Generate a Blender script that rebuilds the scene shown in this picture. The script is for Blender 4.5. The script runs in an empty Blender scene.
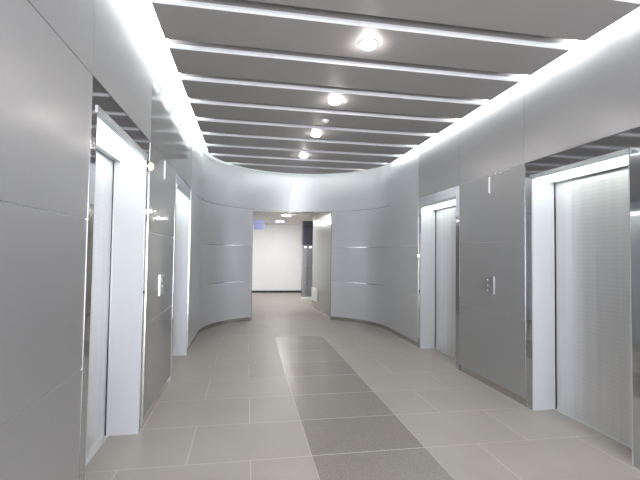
import bpy, bmesh, math
from mathutils import Matrix, Vector

# ------------------------------------------------------------------ camera, world, exposure
scene = bpy.context.scene
C = scene.collection
F_PX, YAW, PITCH, ROLL = 408.9, 0.17602, 0.03535, 0.01384
cd = bpy.data.cameras.new('camera'); cam = bpy.data.objects.new('camera', cd); C.objects.link(cam)
cd.sensor_width = 36; cd.lens = F_PX * 36 / 640; cd.clip_start = 0.02
w = Vector((math.sin(YAW) * math.cos(PITCH), math.cos(YAW) * math.cos(PITCH), math.sin(PITCH)))
r = Vector((math.cos(YAW), -math.sin(YAW), 0)); u = r.cross(w)
r2 = r * math.cos(ROLL) + u * math.sin(ROLL); u2 = -r * math.sin(ROLL) + u * math.cos(ROLL)
m = Matrix((r2, u2, -w)).transposed().to_4x4(); m.translation = (0, 0, 1.4)
cam.matrix_world = m
scene.camera = cam
wd = bpy.data.worlds.new('world'); scene.world = wd; wd.use_nodes = True
wd.node_tree.nodes['Background'].inputs[0].default_value = (0.92, 0.94, 1, 1)
wd.node_tree.nodes['Background'].inputs[1].default_value = 8.0
vs = scene.view_settings
vs.view_transform = 'Standard'; vs.look = 'None'; vs.gamma = 1; vs.use_curve_mapping = False
vs.exposure = 1.15
COVE, COVE_BACK, HEADER, DOWN, HALL_LAMP = 4.6, 4.6, 3.2, 66.0, 120.0

# daylight enters through the tall opening in the wall behind the viewer (portal guides the sampling of the sky)
ld = bpy.data.lights.new('daylight_portal', 'AREA'); ld.shape = 'RECTANGLE'; ld.size = 2.6; ld.size_y = 2.6
lo_ = bpy.data.objects.new('daylight_portal', ld); C.objects.link(lo_); lo_.location = (0.905, -3.1, 1.4)
lo_.rotation_euler = (math.pi / 2, 0, 0); ld.cycles.is_portal = True

# ------------------------------------------------------------------ dimensions (metres)
XL, XR = -0.79, 2.60              # wall faces
CX, CY, RW = 0.905, 7.22, 1.695   # centre and radius of the round end wall
YB = -3.0                         # wall behind the camera
ZJ = (0.07, 0.82, 1.56, 2.295, 3.035)   # joints between panel rows
ZB = 3.15                          # top of the panels on the round wall
ZT = 3.36                         # top of the cove
ZC = 3.02                         # underside of the ceiling panels
OX0, OX1, OZ = 0.11, 1.79, 2.335  # passage opening in the end wall
COR_Z = 2.47                      # corridor ceiling
FAR = 14.9

# ------------------------------------------------------------------ materials
def nt(name):
    mt = bpy.data.materials.new(name); mt.use_nodes = True
    n = mt.node_tree; return mt, n, n.nodes['Principled BSDF']
def mat(name, col, rough=0.5, metal=0.0, coat=0.0, coat_r=0.05, noise=0.0, scale=8, spec=0.5, bump=0.0, stretch=(1, 1, 1)):
    mt, n, p = nt(name)
    p.inputs['Base Color'].default_value = (*col, 1)
    p.inputs['Roughness'].default_value = rough; p.inputs['Metallic'].default_value = metal
    p.inputs['Coat Weight'].default_value = coat; p.inputs['Coat Roughness'].default_value = coat_r
    p.inputs['Specular IOR Level'].default_value = spec
    if noise or bump:
        tc = n.nodes.new('ShaderNodeTexCoord'); mp = n.nodes.new('ShaderNodeMapping'); mp.inputs['Scale'].default_value = stretch
        nz = n.nodes.new('ShaderNodeTexNoise'); nz.inputs['Scale'].default_value = scale; nz.inputs['Detail'].default_value = 6
        n.links.new(tc.outputs['Object'], mp.inputs[0]); n.links.new(mp.outputs[0], nz.inputs['Vector'])
        if noise:
            mx = n.nodes.new('ShaderNodeMix'); mx.data_type = 'RGBA'
            mx.inputs[6].default_value = (*[c * (1 - noise) for c in col], 1)
            mx.inputs[7].default_value = (*[min(1, c * (1 + noise)) for c in col], 1)
            n.links.new(nz.outputs['Fac'], mx.inputs[0]); n.links.new(mx.outputs[2], p.inputs['Base Color'])
        if bump:
            b = n.nodes.new('ShaderNodeBump'); b.inputs['Strength'].default_value = bump; b.inputs['Distance'].default_value = 0.002
            n.links.new(nz.outputs['Fac'], b.inputs['Height']); n.links.new(b.outputs[0], p.inputs['Normal'])
    return mt
def emit(name, col, s):
    mt, n, p = nt(name)
    p.inputs['Base Color'].default_value = (*col, 1); p.inputs['Roughness'].default_value = 0.6
    p.inputs['Emission Color'].default_value = (*col, 1); p.inputs['Emission Strength'].default_value = s
    return mt

M = {}
M['panel'] = mat('grey_metallic_panel', (0.40, 0.40, 0.405), 0.45, 0.65, 0.40, 0.20, noise=0.05, scale=140)
M['pale'] = mat('grey_metallic_panel_lit', (0.57, 0.58, 0.60), 0.45, 0.5, 0.40, 0.20, noise=0.04, scale=140)  # same metal as the other panels, brightness of the lit curve put into colour
M['gloss'] = mat('grey_metallic_panel_polished', (0.25, 0.25, 0.252), 0.42, 0.55, 0.75, 0.07, noise=0.05, scale=140)
M['mirror'] = mat('polished_steel', (0.58, 0.585, 0.60), 0.05, 1.0)
M['joint'] = mat('joint_steel', (0.5, 0.5, 0.5), 0.2, 1.0)
M['chrome'] = mat('bright_chrome', (0.85, 0.86, 0.88), 0.12, 1.0)
M['base'] = mat('base_steel', (0.55, 0.53, 0.51), 0.1, 1.0)
M['jamb'] = mat('satin_pale_steel', (0.51, 0.52, 0.545), 0.38, 0.35)
M['frame'] = mat('satin_grey_steel', (0.50, 0.52, 0.54), 0.3, 0.9)
M['dark'] = mat('dark_gap', (0.03, 0.03, 0.035), 0.6)
M['white'] = mat('white_paint', (0.85, 0.86, 0.87), 0.7, noise=0.02, scale=4)
M['cove_paint'] = mat('cove_paint', (0.85, 0.88, 0.90), 0.7, noise=0.02, scale=4)
M['plenum'] = mat('plenum_board', (0.34, 0.35, 0.38), 0.7, noise=0.04, scale=6)
M['ceil_panel'] = mat('grey_ceiling_metal', (0.385, 0.37, 0.36), 0.5, 0.1, noise=0.14, scale=160)
M['lip'] = mat('white_lip', (0.90, 0.92, 0.95), 0.35, 0.2)
M['corridor_wall'] = mat('corridor_white_wall', (0.82, 0.83, 0.85), 0.6, noise=0.02, scale=3)
M['corridor_ceiling'] = mat('corridor_ceiling', (0.84, 0.82, 0.81), 0.8, noise=0.03, scale=5)
M['reveal'] = mat('polished_green_grey_stone', (0.27, 0.262, 0.23), 0.3, 0.0, 0.4, 0.08, noise=0.12, scale=30)
M['black'] = mat('black_skirting', (0.02, 0.02, 0.022), 0.4)
M['navy'] = mat('dark_blue_grey_panel', (0.065, 0.07, 0.095), 0.35, 0.2, noise=0.1, scale=9)
M['clad'] = mat('brushed_cladding', (0.33, 0.34, 0.36), 0.25, 0.7, noise=0.15, scale=14, stretch=(1, 1, .3))
M['sign'] = mat('lilac_blue_sign', (0.36, 0.40, 0.68), 0.5, noise=0.03, scale=9)
M['plastic'] = mat('white_plastic', (0.88, 0.88, 0.86), 0.35)
M['plate'] = mat('plate_steel', (0.40, 0.39, 0.39), 0.3, 0.8)
M['sill'] = mat('aluminium_sill', (0.75, 0.76, 0.74), 0.3, 0.8, bump=0.3, scale=60)
M['cove_light'] = emit('cove_light', (0.94, 0.99, 1.0), COVE)
M['cove_back'] = emit('cove_light_round', (0.95, 1.0, 0.95), COVE_BACK)
M['header_light'] = emit('header_light', (0.90, 1.0, 0.93), HEADER)
M['downlight'] = emit('downlight_lens', (1.0, 0.96, 0.93), DOWN)
M['hall_lamp'] = emit('corridor_lamp', (1.0, 0.98, 0.94), HALL_LAMP)
M['amber'] = emit('amber_lens', (1.0, 0.80, 0.42), 4.0)
M['green'] = emit('green_lens', (0.75, 1.0, 0.70), 2.5)
M['glow_strip'] = emit('white_lit_edge', (0.95, 0.97, 1.0), 2.0)

def math_node(n, op, a, b=None, c=None):
    k = n.nodes.new('ShaderNodeMath'); k.operation = op
    for i, v in enumerate((a, b, c)):
        if v is None: continue
        if isinstance(v, (int, float)): k.inputs[i].default_value = v
        else: n.links.new(v, k.inputs[i])
    return k.outputs[0]

def stone(name, c1, c2, grout, off, bw, rh, speck, rough, coat, coat_r, offset=0.5, mortar=0.004):
    mt, n, p = nt(name)
    tc = n.nodes.new('ShaderNodeTexCoord'); mp = n.nodes.new('ShaderNodeMapping'); mp.inputs['Location'].default_value = off
    n.links.new(tc.outputs['Object'], mp.inputs[0])
    br = n.nodes.new('ShaderNodeTexBrick'); n.links.new(mp.outputs[0], br.inputs['Vector'])
    br.offset = offset; br.offset_frequency = 2; br.squash = 1
    br.inputs['Scale'].default_value = 1; br.inputs['Mortar Size'].default_value = mortar; br.inputs['Mortar Smooth'].default_value = 0.3
    br.inputs['Brick Width'].default_value = bw; br.inputs['Row Height'].default_value = rh; br.inputs['Bias'].default_value = 0
    br.inputs['Color1'].default_value = (*c1, 1); br.inputs['Color2'].default_value = (*c2, 1); br.inputs['Mortar'].default_value = (*grout, 1)
    nz = n.nodes.new('ShaderNodeTexNoise'); nz.inputs['Scale'].default_value = 170; nz.inputs['Detail'].default_value = 3
    n.links.new(tc.outputs['Object'], nz.inputs['Vector'])
    n2 = n.nodes.new('ShaderNodeTexNoise'); n2.inputs['Scale'].default_value = 2.2; n2.inputs['Detail'].default_value = 5
    n.links.new(tc.outputs['Object'], n2.inputs['Vector'])
    f = math_node(n, 'ADD', math_node(n, 'MULTIPLY', math_node(n, 'SUBTRACT', nz.outputs['Fac'], 0.5), speck), 1.0)
    f = math_node(n, 'ADD', math_node(n, 'MULTIPLY', math_node(n, 'SUBTRACT', n2.outputs['Fac'], 0.5), 0.22), f)
    vm = n.nodes.new('ShaderNodeVectorMath'); vm.operation = 'SCALE'
    n.links.new(br.outputs['Color'], vm.inputs[0]); n.links.new(f, vm.inputs['Scale'])
    n.links.new(vm.outputs[0], p.inputs['Base Color'])
    p.inputs['Roughness'].default_value = rough; p.inputs['Coat Weight'].default_value = coat; p.inputs['Coat Roughness'].default_value = coat_r
    b = n.nodes.new('ShaderNodeBump'); b.inputs['Strength'].default_value = 0.4; b.inputs['Distance'].default_value = 0.002; b.invert = True
    n.links.new(br.outputs['Fac'], b.inputs['Height']); n.links.new(b.outputs[0], p.inputs['Normal'])
    return mt
# boundaries at x = .47 + .84k in rows ending at y = 2.855, half a tile over in the next row
M['floor'] = stone('light_granite', (0.32, 0.291, 0.262), (0.342, 0.312, 0.282), (0.47, 0.44, 0.41), (-0.47 + 8.4, -2.855 + 6.15 + 0.615, 0), 0.84, 0.615, 0.95, 0.5, 0.2, 0.34)
M['inlay'] = stone('dark_granite', (0.19, 0.165, 0.148), (0.215, 0.19, 0.17), (0.46, 0.44, 0.41), (-0.47 + 0.84, -2.855 + 6.15, 0), 0.84, 0.615, 1.9, 0.4, 0.35, 0.2, offset=0.0, mortar=0.005)

def door_mat():
    mt, n, p = nt('etched_steel_door')
    tc = n.nodes.new('ShaderNodeTexCoord'); s = n.nodes.new('ShaderNodeSeparateXYZ'); n.links.new(tc.outputs['Object'], s.inputs[0])
    z, y = s.outputs['Z'], s.outputs['Y']
    row = math_node(n, 'SINE', math_node(n, 'MULTIPLY', z, 2 * math.pi / 0.034))
    dot = math_node(n, 'SINE', math_node(n, 'MULTIPLY', y, 2 * math.pi / 0.026))
    pat = math_node(n, 'GREATER_THAN', math_node(n, 'ADD', row, math_node(n, 'MULTIPLY', dot, 0.45)), 0.55)
    inside = math_node(n, 'LESS_THAN', math_node(n, 'ABSOLUTE', y), 0.285)
    pat = math_node(n, 'MULTIPLY', pat, inside)
    nz = n.nodes.new('ShaderNodeTexNoise'); mp = n.nodes.new('ShaderNodeMapping'); mp.inputs['Scale'].default_value = (1, 9, 0.25)
    nz.inputs['Scale'].default_value = 1.6
    n.links.new(tc.outputs['Object'], mp.inputs[0]); n.links.new(mp.outputs[0], nz.inputs['Vector'])
    base = math_node(n, 'ADD', math_node(n, 'MULTIPLY', nz.outputs['Fac'], 0.16), 0.56)
    base = math_node(n, 'SUBTRACT', base, math_node(n, 'MULTIPLY', inside, 0.05))
    base = math_node(n, 'ADD', base, math_node(n, 'MULTIPLY', pat, 0.035))
    cc = n.nodes.new('ShaderNodeCombineColor')
    for i, k in enumerate((1.0, 1.0, 1.01)): n.links.new(math_node(n, 'MULTIPLY', base, k), cc.inputs[i])
    n.links.new(cc.outputs[0], p.inputs['Base Color'])
    p.inputs['Metallic'].default_value = 0.55
    n.links.new(math_node(n, 'ADD', math_node(n, 'MULTIPLY', inside, -0.08), 0.40), p.inputs['Roughness'])
    b = n.nodes.new('ShaderNodeBump'); b.inputs['Strength'].default_value = 0.06; b.inputs['Distance'].default_value = 0.002
    n.links.new(pat, b.inputs['Height']); n.links.new(b.outputs[0], p.inputs['Normal'])
    return mt
M['door'] = door_mat()

# ------------------------------------------------------------------ helpers
def B(*boxes):
    bm = bmesh.new()
    for b in boxes: add_box(bm, *b)
    return bm
def add_box(bm, x0, x1, y0, y1, z0, z1, rot=None):
    v = [bm.verts.new((x, y, z)) for z in (z0, z1) for y in (y0, y1) for x in (x0, x1)]
    for f in ((0, 2, 3, 1), (4, 5, 7, 6), (0, 1, 5, 4), (2, 6, 7, 3), (0, 4, 6, 2), (1, 3, 7, 5)):
        bm.faces.new([v[i] for i in f])
def arc(bm, r0, r1, a0, a1, z0, z1, n=24, cx=CX, cy=CY):
    """solid sector; angles in degrees clockwise from +Y"""
    rings = []
    for i in range(n + 1):
        a = math.radians(a0 + (a1 - a0) * i / n); s, c = math.sin(a), math.cos(a)
        rings.append([bm.verts.new((cx + q * s, cy + q * c, z)) for q, z in ((r0, z0), (r1, z0), (r1, z1), (r0, z1))])
    for p, q in zip(rings, rings[1:]):
        for i in range(4): bm.faces.new((p[i], p[(i + 1) % 4], q[(i + 1) % 4], q[i]))
    bm.faces.new(rings[0][::-1]); bm.faces.new(rings[-1])
    return bm
def lathe(bm, prof, n=32, c=(0, 0, 0), axis='z'):
    rings = []
    for rr, h in prof:
        ring = []
        for i in range(n):
            a = 2 * math.pi * i / n; s, k = rr * math.cos(a), rr * math.sin(a)
            v = (c[0] + s, c[1] + k, c[2] + h) if axis == 'z' else (c[0] + h, c[1] + s, c[2] + k)
            ring.append(bm.verts.new(v))
        rings.append(ring)
    for p, q in zip(rings, rings[1:]):
        for i in range(n): bm.faces.new((p[i], p[(i + 1) % n], q[(i + 1) % n], q[i]))
    bm.faces.new(rings[0][::-1]); bm.faces.new(rings[-1])
    return bm
def obj(name, bm, mt, parent=None, loc=(0, 0, 0), smooth=False, bevel=0.0):
    me = bpy.data.meshes.new(name)
    bmesh.ops.recalc_face_normals(bm, faces=bm.faces)
    if bevel: bmesh.ops.bevel(bm, geom=bm.edges[:], offset=bevel, segments=2, affect='EDGES', profile=0.7)
    bm.to_mesh(me); bm.free(); me.materials.append(mt)
    if smooth:
        for p in me.polygons: p.use_smooth = True
        try: me.set_sharp_from_angle(angle=math.radians(35))
        except Exception: pass
    o = bpy.data.objects.new(name, me); C.objects.link(o); o.location = loc
    if parent: o.parent = parent
    return o
def tag(o, label, cat, group=None, kind=None):
    o['label'] = label; o['category'] = cat
    if group: o['group'] = group
    if kind: o['kind'] = kind
    return o
def empty(name, loc):
    o = bpy.data.objects.new(name, None); C.objects.link(o); o.location = loc; o.empty_display_size = 0.1
    return o
def world_parent(o, p):
    o.parent = p; o.matrix_parent_inverse = Matrix.Translation(-p.location)
    return o

# ------------------------------------------------------------------ floor
fl = tag(obj('floor', B((-4.5, 6.0, YB, FAR + 0.1, -0.1, 0)), M['floor']), 'polished light grey granite floor laid in large tiles in running bond', 'floor', kind='structure')
bm = bmesh.new()
X0, X1, YE = 0.47, 1.31, 6.97
pts = [(X0, YB), (X1, YB), (X1, YE - 0.22), (X1 - 0.03, YE - 0.10), (X1 - 0.10, YE - 0.03), (X1 - 0.2, YE), (X0, YE)]
lo = [bm.verts.new((x, y, 0.0)) for x, y in pts]; hi = [bm.verts.new((x, y, 0.0015)) for x, y in pts]
bm.faces.new(lo[::-1]); bm.faces.new(hi)
for i in range(len(pts)): bm.faces.new((lo[i], lo[(i + 1) % len(pts)], hi[(i + 1) % len(pts)], hi[i]))
ins = obj('inlay_strip', bm, M['inlay'], fl); ins['label'] = 'darker brown speckled granite strip down the middle of the floor'

# ------------------------------------------------------------------ side walls
PORTALS_L = [(2.31, 3.40), (4.80, 5.87)]
PORTALS_R = [(2.40, 3.40), (4.80, 5.87)]
SURR = [(2.22, 3.49), (4.70, 5.95)]
PZ = 2.13                          # height of the portal opening
GC = 0.006
G = 0.0028                          # half joint
def side_wall(name, X, s, PORTALS, label):
    """s = +1: wall body lies towards +x. X = face of the matte panels"""
    def bx(d0, d1, y0, y1, z0, z1):
        a, b = X + s * d0, X + s * d1
        return (min(a, b), max(a, b), y0, y1, z0, z1)
    body = []
    ys = [YB] + [v for p in PORTALS for v in p] + [CY]
    for i in range(0, len(ys), 2): body.append(bx(0.022, 0.32, ys[i], ys[i + 1], 0, ZT))
    for y0, y1 in PORTALS: body.append(bx(0.022, 0.32, y0, y1, PZ + 0.10, ZT))
    root = tag(obj(name, B(*body), M['joint']), label, 'wall', kind='structure')
    seams = [YB, -1.6, -0.25, 1.0, 2.22, 3.49, 4.70, 5.95, CY]
    for y0, y1 in zip(seams, seams[1:]):
        surround = (y0, y1) in SURR
        pm = M['pale'] if y0 > 5.9 else M['gloss'] if y0 > 3.4 and s < 0 else M['panel']  # sections next to the curve share the colour lightened as if lit
        obj('fascia_panel', B(bx(0, 0.021, y0 + G, y1 - G, ZJ[3] + G, ZJ[4])), pm, root)
        obj('seam_strip', B(bx(0.001, 0.0212, y1 - G + 0.0002, y1 + G - 0.0002, ZJ[3], ZJ[4])), M['joint'], root)
        if surround:
            p0, p1 = PORTALS[SURR.index((y0, y1))]
            o = obj('polished_surround', B(bx(0.004, 0.021, y0 + G, p0, 0, ZJ[3] - G), bx(0.004, 0.021, p1, y1 - G, 0, ZJ[3] - G),
                                           bx(0.004, 0.021, p0, p1, PZ + 0.04, ZJ[3] - G)), M['mirror'], root)
            o['label'] = 'mirror polished steel surround of a lift opening'
            obj('edge_trim', B(bx(-0.002, 0.004, y0 - G, y0 + G, 0, ZJ[3]), bx(-0.0005, 0.004, y1 - G, y1 + G, 0, ZJ[3])), M['joint'], root)
        else:
            for z0, z1 in zip(ZJ, ZJ[1:-1]):
                obj('wall_panel', B(bx(0, 0.021, y0 + G, y1 - G, z0 + G, z1 - G)), pm, root)
            obj('joint_strip', B(*[bx(0.003, 0.0212, y0 + G, y1 - G, z - G + 0.0002, z + G - 0.0002) for z in ZJ[1:4]]), M['chrome'], root)
            obj('base_strip', B(bx(0.012, 0.0215, y0, y1, 0, ZJ[0])), M['base'], root)
    obj('cove_back', B(bx(0.010, 0.0215, YB, CY, ZJ[4] + 0.012, ZT)), M['cove_paint'], root)
    obj('top_trim', B(bx(0.0, 0.0214, YB, CY, ZJ[4] + 0.001, ZJ[4] + 0.010)), M['chrome'], root)
    return root
side_wall('wall_left', XL, -1, PORTALS_L, 'long left wall of glossy grey metal panels with two lift openings')
side_wall('wall_right', XR, 1, PORTALS_R, 'long right wall of glossy grey metal panels with two lift openings')

# ------------------------------------------------------------------ round end wall with the passage opening
aO = math.degrees(math.asin((OX1 - CX) / RW))
aL = math.degrees(math.asin((CX - OX0) / RW))
bm = bmesh.new()
arc(bm, RW + 0.02, RW + 0.25, -90, 90, OZ, ZT, 64); arc(bm, RW + 0.02, RW + 0.25, -90, -aL, 0, OZ, 30); arc(bm, RW + 0.02, RW + 0.25, aO, 90, 0, OZ, 30)
we = tag(obj('wall_back', bm, M['joint'], smooth=True), 'curved end wall of grey metal panels, lightened as if brightly lit, around the open passage', 'wall', kind='structure')
g = 0.22
sa = [-90, 0, 90]
for a0, a1 in zip(sa, sa[1:]):
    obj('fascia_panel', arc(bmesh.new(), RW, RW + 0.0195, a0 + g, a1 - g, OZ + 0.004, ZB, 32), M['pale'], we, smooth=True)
for a0, a1 in ((-90, -aL), (aO, 90)):
    for z0, z1 in zip(ZJ, ZJ[1:-1]):
        top = z1 if not (z1 == ZJ[3] and (abs(a0) < 50 or abs(a1) < 50)) else OZ
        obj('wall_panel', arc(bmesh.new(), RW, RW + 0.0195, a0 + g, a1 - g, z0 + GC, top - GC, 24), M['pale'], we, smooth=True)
    jb = bmesh.new()
    for z in ZJ[1:3]: arc(jb, RW + 0.003, RW + 0.0194, a0 + g, a1 - g, z - GC + 0.0002, z + GC - 0.0002, 16)
    obj('joint_strip', jb, M['chrome'], we, smooth=True)
    obj('base_strip', arc(bmesh.new(), RW + 0.012, RW + 0.0197, a0, a1, 0, ZJ[0], 16), M['base'], we, smooth=True)
obj('top_trim', arc(bmesh.new(), RW, RW + 0.0196, -90, 90, ZB + 0.001, ZB + 0.010, 64), M['chrome'], we, smooth=True)
obj('cove_back', arc(bmesh.new(), RW + 0.008, RW + 0.0197, -90, 90, ZB + 0.012, ZT, 64), M['cove_paint'], we, smooth=True)

# wall behind the camera
tag(obj('wall_front', B((XL - 0.3, -0.4, YB - 0.2, YB, 0, ZT), (2.21, XR + 0.3, YB - 0.2, YB, 0, ZT), (-0.4, 2.21, YB - 0.2, YB, 2.7, ZT)), M['panel']), 'grey panelled wall behind the viewer around a tall opening to daylight', 'wall', kind='structure')

# ------------------------------------------------------------------ ceiling above the suspended panels
ce = tag(obj('ceiling', B((XL - 0.32, XR + 0.32, YB - 0.2, CY + RW + 0.3, ZT, ZT + 0.1)), M['cove_paint']), 'white ceiling above the row of hanging grey metal panels', 'ceiling', kind='structure')
AY, AR = 6.58, 1.56                # centre and radius of the round end of the ceiling panels
PX0, PX1 = -0.645, 2.455
def clip_shape(y0, y1, inset=0.0, R=AR):
    """outline of a ceiling panel between y0 and y1, cut by the round end"""
    pr, pl = [], []
    n = 14
    for i in range(n + 1):
        y = y0 + (y1 - y0) * i / n
        if y <= AY: h = (PX1 - PX0) / 2 - inset
        else: h = min((PX1 - PX0) / 2, math.sqrt(max(0.0, R * R - (y - AY) ** 2))) - inset
        pr.append((CX + max(h, 0.02), y)); pl.append((CX - max(h, 0.02), y))
    return pr + pl[::-1]
def prism(pts, z0, z1):
    bm = bmesh.new(); lo = [bm.verts.new((x, y, z0)) for x, y in pts]; hi = [bm.verts.new((x, y, z1)) for x, y in pts]
    bm.faces.new(lo[::-1]); bm.faces.new(hi); k = len(pts)
    for i in range(k): bm.faces.new((lo[i], lo[(i + 1) % k], hi[(i + 1) % k], hi[i]))
    return bm
obj('soffit_board', prism(clip_shape(YB, AY + AR - 0.05, 0.03), 3.13, 3.16), M['plenum'], ce)
obj('rear_soffit', B((PX0, PX1, YB, 2.01, ZC, 3.129)), M['ceil_panel'], ce)
pan_lab = ['grey hanging ceiling panel cut by the top edge of the photo, nearest of all',
           'grey hanging ceiling panel holding the nearest and largest round downlight',
           'plain grey ceiling panel between the nearest and second downlights',
           'grey ceiling panel holding the second nearest round downlight',
           'grey ceiling panel with the small unlit white detector disc',
           'grey ceiling panel holding the third nearest round downlight',
           'plain grey ceiling panel between the third and farthest downlights',
           'grey ceiling panel holding the farthest and smallest downlight',
           'grey ceiling panel just beyond the farthest downlight, its ends cut by the curve',
           'last crescent shaped grey ceiling panel against the curved end wall']
NEAR = [2.14 + 0.6 * k for k in range(10)]
for k, y0 in enumerate(NEAR):
    y1 = y0 + 0.47 if k < 9 else AY + AR - 0.003
    pts = clip_shape(y0 + 0.012, y1)
    ymid = (y0 + y1) / 2
    root = tag(obj('ceiling_baffle', prism([(x - CX, y - ymid) for x, y in pts], 0, 0.109), M['ceil_panel'], loc=(CX, ymid, ZC)), pan_lab[k], 'ceiling panel', 'hanging metal ceiling panels', 'thing')
    h = abs(pts[0][0] - CX)
    lp = bmesh.new()                                                # folded pale lip along the near edge
    v = [lp.verts.new((sx * h, y0 - ymid + dy, dz)) for sx in (-1, 1) for dy, dz in ((0.012, -0.0005), (0.0, 0.010), (0.0, 0.032), (0.012, 0.032))]
    for i in range(4): lp.faces.new((v[i], v[(i + 1) % 4], v[4 + (i + 1) % 4], v[4 + i]))
    lp.faces.new(v[:4][::-1]); lp.faces.new(v[4:])
    o = obj('edge_lip', lp, M['lip'], root); o['label'] = 'bright white edge strip'

# ------------------------------------------------------------------ cove lights
def cove(x, label):
    t = empty('cove_light', (x, 2.0, 3.12)); tag(t, label, 'light')
    obj('housing', B((-0.05, 0.05, YB - 2.0 + 0.05, 7.05 - 2.0, 0.065, 0.12)), M['white'], t)
    obj('diffuser', B((-0.042, 0.042, YB - 2.0 + 0.06, 7.04 - 2.0, 0.0, 0.064)), M['cove_light'], t)
cove((XL + PX0) / 2 - 0.005, 'long glaring white cove light above the left wall edge')
cove((XR + PX1) / 2 + 0.005, 'long glaring white cove light above the right wall edge')
t = empty('cove_light', (CX, AY, 3.18)); tag(t, 'curved white cove light behind the round end of the ceiling panels', 'light')
obj('housing', arc(bmesh.new(), 1.43, 1.53, -74, 74, 0.052, 0.10, 40, 0, 0), M['white'], t)
obj('diffuser', arc(bmesh.new(), 1.44, 1.525, -73, 73, 0.0, 0.051, 40, 0, 0), M['cove_back'], t)

# ------------------------------------------------------------------ lift entrances
def entrance(idx, X, s, y0, y1, label):
    yc = (y0 + y1) / 2; hw = (y1 - y0) / 2
    root = empty('door_%d' % idx, (X, yc, 0)); tag(root, label, 'lift door', kind='structure')
    def bx(d0, d1, a, b, z0, z1):
        p, q = s * d0, s * d1
        return (min(p, q), max(p, q), a, b, z0, z1)
    D = 0.235
    for q in (-1, 1):
        a, b = sorted((q * hw, q * (hw - 0.012)))
        obj('jamb', B(bx(0.005, D, a, b, 0, PZ - 0.005)), M['jamb'], root)
    obj('header', B(bx(-0.003, 0.03, -hw - 0.012, hw + 0.012, PZ, PZ + 0.04), bx(0.03, D + 0.06, -hw + 0.012, hw - 0.012, PZ + 0.03, PZ + 0.06),
                    bx(D - 0.045, D, -hw + 0.012, hw - 0.012, PZ - 0.03, PZ + 0.03)), M['frame'], root)
    o = obj('header_light', B(bx(0.035, D - 0.05, -hw + 0.014, hw - 0.014, PZ - 0.002, PZ + 0.029)), M['header_light'], root); o['label'] = 'glowing white light strip over the lift doors'
    obj('door_panel', B(bx(D + 0.012, D + 0.045, -hw + 0.016, hw - 0.016, 0.008, PZ + 0.029)), M['door'], root)
    obj('shaft_back', B(bx(D + 0.05, D + 0.08, -hw, hw, 0, PZ + 0.029)), M['dark'], root)
    obj('sill', B(bx(D - 0.02, D + 0.05, -hw + 0.012, hw - 0.012, 0.0005, 0.006)), M['sill'], root)
entrance(1, XL, -1, *PORTALS_L[0], 'left wall lift entrance nearest the viewer with bright white jamb')
entrance(2, XL, -1, *PORTALS_L[1], 'left wall lift entrance farther away by the curved wall')
entrance(3, XR, 1, *PORTALS_R[0], 'right wall lift entrance nearest the viewer with etched steel door')
entrance(4, XR, 1, *PORTALS_R[1], 'right wall lift entrance farther away by the curved wall')

# ------------------------------------------------------------------ downlights and detector
dl = ['nearest and largest glaring round downlight in the ceiling', 'second nearest round downlight in the ceiling',
      'third nearest round downlight, just past the unlit detector disc', 'farthest and smallest round downlight in the ceiling']
for k, y in enumerate((2.97, 4.16, 5.37, 6.60)):
    t = empty('downlight', (0.882, y, ZC)); tag(t, dl[k], 'downlight', 'downlights along the middle of the ceiling')
    obj('trim_ring', lathe(bmesh.new(), [(0.078, 0.0), (0.078, -0.004), (0.072, -0.008), (0.060, -0.008), (0.058, -0.0005)]), M['plastic'], t, smooth=True)
    obj('lens', lathe(bmesh.new(), [(0.0575, -0.001), (0.064, -0.012), (0.05, -0.026), (0.026, -0.033), (0.004, -0.034)]), M['downlight'], t, smooth=True)
t = empty('smoke_detector', (0.896, 4.81, ZC)); tag(t, 'small unlit pale round detector on the ceiling between the second and third downlights', 'detector')
obj('base', lathe(bmesh.new(), [(0.05, 0.0), (0.05, -0.010), (0.046, -0.014)]), M['plastic'], t, smooth=True)
obj('cap', lathe(bmesh.new(), [(0.036, -0.0145), (0.034, -0.026), (0.022, -0.032), (0.004, -0.033)]), M['plastic'], t, smooth=True)

# ------------------------------------------------------------------ call plates, indicators and lamps on the walls
def on_wall(name, side, y, z, label, cat, group=None):
    X = XL if side < 0 else XR
    t = empty(name, (X, y, z)); tag(t, label, cat, group)
    return t, (lambda d0, d1, a, b, c, e: (min(side * -d0, side * -d1), max(side * -d0, side * -d1), a, b, c, e))
for side, word in ((-1, 'left'), (1, 'right')):
    t, bx = on_wall('call_button_plate', side, 4.09, 1.095, 'steel call button plate on the %s wall between the lift openings' % word, 'button plate', 'lift call button plates')
    obj('back_plate', B(bx(0, 0.006, -0.105, 0.105, -0.095, 0.095)), M['plate'], t, bevel=0.002)
    obj('edge_bar', B(bx(0.0, 0.0095, -0.113, -0.107, -0.097, 0.097)), M['frame'], t)
    for zz in (0.048, -0.012):
        b = obj('button', lathe(bmesh.new(), [(0.017, 0.0), (0.017, -side * 0.005), (0.014, -side * 0.007)], 20, (-side * 0.006, 0.0, zz), 'x'), M['chrome'], t, smooth=True)
        obj('arrow_lens', lathe(bmesh.new(), [(0.007, 0.0), (0.007, -side * 0.0015)], 3, (-side * 0.0131, 0.0, zz), 'x'), M['dark'], b)
    obj('key_switch', lathe(bmesh.new(), [(0.009, 0.0), (0.009, -side * 0.004)], 16, (-side * 0.006, 0.0, -0.062), 'x'), M['chrome'], t, smooth=True)
    t, bx = on_wall('indicator_bar', side, 4.06, 2.185, 'slim upright pale indicator bar high on the %s wall between the lift openings' % word, 'indicator', 'upright indicator bars')
    obj('bar', B(bx(0, 0.012, -0.008, 0.008, -0.088, 0.088)), M['plastic'], t, bevel=0.003)
    obj('mount', B(bx(0, 0.008, -0.010, 0.010, -0.10, -0.089)), M['plate'], t)
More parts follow.
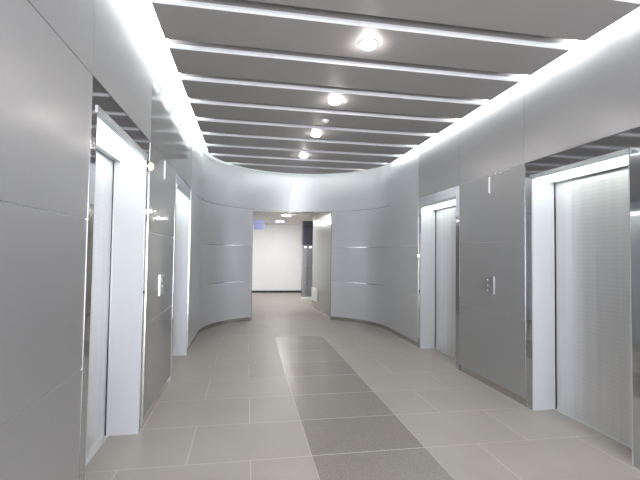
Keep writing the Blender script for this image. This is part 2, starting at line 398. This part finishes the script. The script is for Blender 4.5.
t, bx = on_wall('lift_lantern', -1, 3.445, 2.085, 'small glowing amber round lantern at the top corner of the near left lift opening', 'lantern')
obj('ring', lathe(bmesh.new(), [(0.036, -0.003), (0.036, 0.010), (0.030, 0.012)], 24, (0, 0, 0), 'x'), M['chrome'], t, smooth=True)
obj('lens', lathe(bmesh.new(), [(0.029, 0.0125), (0.028, 0.024), (0.018, 0.034), (0.004, 0.037)], 24, (0, 0, 0), 'x'), M['amber'], t, smooth=True)
t, bx = on_wall('lift_indicator', 1, 5.91, 1.40, 'tiny glowing green lamp beside the far right lift opening', 'lamp')
obj('case', B(bx(-0.003, 0.012, -0.02, 0.02, -0.05, 0.05)), M['plate'], t)
obj('lens', B(bx(0.0125, 0.018, -0.014, 0.014, -0.02, 0.02)), M['green'], t)

# ------------------------------------------------------------------ passage and corridor beyond the opening
P1 = 11.2
# passage side walls
for nm, x0, x1, lab in (('wall_passage_right', OX1, OX1 + 0.15, 'polished greenish grey right side wall of the passage'),
                        ('wall_passage_left', OX0 - 0.15, OX0, 'polished grey left side wall of the passage')):
    ys = CY + math.sqrt(RW ** 2 - ((OX1 if x0 == OX1 else OX0) - CX) ** 2) + 0.006
    root = tag(obj(nm, B((x0, x1, ys, P1, 0, COR_Z)), M['reveal']), lab, 'wall', kind='structure')
    xx = (x0 - 0.004, x0 - 0.0005) if x0 == OX1 else (x1 + 0.0005, x1 + 0.004)
    obj('shadow_trim', B((*xx, ys + 0.01, P1, OZ - 0.012, OZ + 0.004)), M['black'], root)
    obj('base_strip', B((*xx, ys + 0.01, P1, 0, 0.05)), M['base'], root)
    obj('corner_trim', B((min(xx), max(xx), ys, ys + 0.009, 0, OZ)), M['black'], root)
tag(obj('ceiling_corridor', B((-4.5, 6.0, CY + RW + 0.26, FAR + 0.1, COR_Z, COR_Z + 0.1), (OX0 - 0.15, OX1 + 0.15, CY + RW + 0.03, CY + RW + 0.26, COR_Z, COR_Z + 0.1)), M['corridor_ceiling']), 'plain off-white corridor ceiling seen through the passage', 'ceiling', kind='structure')
fw = tag(obj('wall_far', B((-4.5, 6.0, FAR, FAR + 0.1, 0, COR_Z)), M['corridor_wall']), 'bright white corridor wall seen straight through the passage', 'wall', kind='structure')
tag(obj('baseboard_far', B((-4.5, 2.0, FAR - 0.012, FAR - 0.0005, 0, 0.075)), M['black']), 'thin black baseboard under the bright white corridor wall', 'baseboard', kind='structure')
tag(obj('wall_corridor_left', B((-4.6, -4.5, 9.0, FAR + 0.1, 0, COR_Z)), M['corridor_wall']), 'white end wall of the corridor on the left', 'wall', kind='structure')
tag(obj('wall_corridor_right', B((6.0, 6.1, 9.0, FAR + 0.1, 0, COR_Z)), M['corridor_wall']), 'white end wall of the corridor on the right', 'wall', kind='structure')
tag(obj('wall_corridor_near', B((-4.5, OX0 - 0.151, P1 - 0.1, P1, 0, COR_Z), (OX1 + 0.151, 6.0, P1 - 0.1, P1, 0, COR_Z)), M['corridor_wall']), 'white near side wall of the corridor beside the passage', 'wall', kind='structure')

# column at the end of the passage
t = empty('column', (1.92, 13.15, 0)); tag(t, 'square steel clad column with dark blue grey top beyond the passage', 'column')
obj('core', B((-0.15, 0.15, -0.13, 0.13, 0.0, COR_Z - 0.001)), M['dark'], t)
obj('cladding_panel', B((-0.17, -0.006, -0.15, 0.13, 0.06, 0.95)), M['clad'], t); obj('cladding_panel', B((0.006, 0.17, -0.15, 0.13, 0.06, 0.95)), M['clad'], t)
obj('cladding_panel', B((-0.17, -0.006, -0.15, 0.13, 0.965, 1.70)), M['clad'], t); obj('cladding_panel', B((0.006, 0.17, -0.15, 0.13, 0.965, 1.70)), M['clad'], t)
o = obj('top_panel', B((-0.17, 0.17, -0.17, 0.13, 1.72, COR_Z - 0.002)), M['navy'], t); o['label'] = 'dark blue grey upper panel'
obj('band', B((-0.17, 0.17, -0.175, -0.171, 2.28, 2.31)), M['black'], t)
for sx in (-1, 1):
    o = obj('spotlight', lathe(bmesh.new(), [(0.028, -0.03), (0.028, 0.0), (0.02, 0.01)], 16, (sx * 0.08, -0.19, 1.64)), M['glow_strip'], t, smooth=True); o['label'] = 'tiny white glowing spotlight'
o = obj('plinth', B((-0.20, 0.14, -0.36, -0.155, 0.0, 0.045)), M['plastic'], t, bevel=0.004); o['label'] = 'low pale plinth'

t = empty('wall_box', (OX1 - 0.005, 10.55, 0.20)); tag(t, 'small bright white box low on the right side wall of the passage', 'box')
obj('case', B((-0.07, 0.0, -0.30, 0.30, 0.0, 0.32)), M['plastic'], t, bevel=0.012)
obj('front_cover', B((-0.076, -0.0705, -0.22, 0.22, 0.04, 0.26)), M['white'], t)

t = empty('hanging_sign', (0.30, 11.35, 2.06)); tag(t, 'square lilac blue sign hanging at the top left of the passage', 'sign')
obj('board', B((-0.13, 0.15, -0.02, 0.02, 0, 0.27)), M['sign'], t, bevel=0.003)
for sx in (-0.09, 0.11): obj('hanger', B((sx - 0.004, sx + 0.004, -0.004, 0.004, 0.27, COR_Z - 2.06)), M['chrome'], t)
t = empty('wall_lamp', (OX0 + 0.001, 10.9, 1.85)); tag(t, 'thin upright glowing white strip at the left edge of the passage', 'lamp')
obj('back_plate', B((0, 0.006, -0.03, 0.03, 0, 0.46)), M['plate'], t)
obj('tube', B((0.0065, 0.028, -0.014, 0.014, 0.02, 0.44)), M['glow_strip'], t)

cl = [(1.04, 11.15, 'nearest white ceiling lamp seen through the passage'), (1.03, 13.3, 'second white ceiling lamp seen through the passage, lower in the photo'),
      (-1.6, 13.0, 'added white ceiling lamp lighting the corridor, hidden to the left'), (4.0, 13.0, 'added white ceiling lamp lighting the corridor, hidden to the right')]  # the two hidden lamps are added only to light the corridor
for x, y, lab in cl:
    t = empty('corridor_lamp', (x, y, COR_Z)); tag(t, lab, 'ceiling lamp', 'corridor ceiling lamps')
    obj('rim', lathe(bmesh.new(), [(0.13, 0.0), (0.13, -0.012), (0.115, -0.016)], 28), M['plastic'], t, smooth=True)
    obj('lens', lathe(bmesh.new(), [(0.112, -0.0165), (0.10, -0.026), (0.01, -0.030)], 28), M['hall_lamp'], t, smooth=True)
for x, lab in ((0.98, 'left one of two small dark ceiling grilles above the passage'), (1.22, 'right one of two small dark ceiling grilles above the passage')):
    t = empty('ceiling_grille', (x, 10.35, COR_Z)); tag(t, lab, 'grille', 'small dark ceiling grilles')
    obj('frame', B((-0.09, 0.09, -0.11, 0.11, -0.012, 0.0)), M['dark'], t)
    obj('slats', B(*[(-0.08, 0.08, -0.1 + 0.04 * i, -0.085 + 0.04 * i, -0.017, -0.0125) for i in range(6)]), M['plate'], t)

# unseen downlights added at and behind the viewer to support the lighting
for y, lab in ((1.78, 'added round fill downlight above the viewer, out of view'), (0.6, 'added round fill downlight just behind the viewer'), (-0.6, 'added round fill downlight farther behind the viewer'), (-1.8, 'added round fill downlight by the wall behind the viewer')):
    t = empty('downlight', (0.882, y, ZC)); tag(t, lab, 'downlight', 'downlights along the middle of the ceiling')
    obj('trim_ring', lathe(bmesh.new(), [(0.078, 0.0), (0.078, -0.004), (0.072, -0.008), (0.060, -0.008), (0.058, -0.0005)]), M['plastic'], t, smooth=True)
    obj('lens', lathe(bmesh.new(), [(0.0575, -0.001), (0.064, -0.012), (0.05, -0.026), (0.026, -0.033), (0.004, -0.034)]), M['downlight'], t, smooth=True)
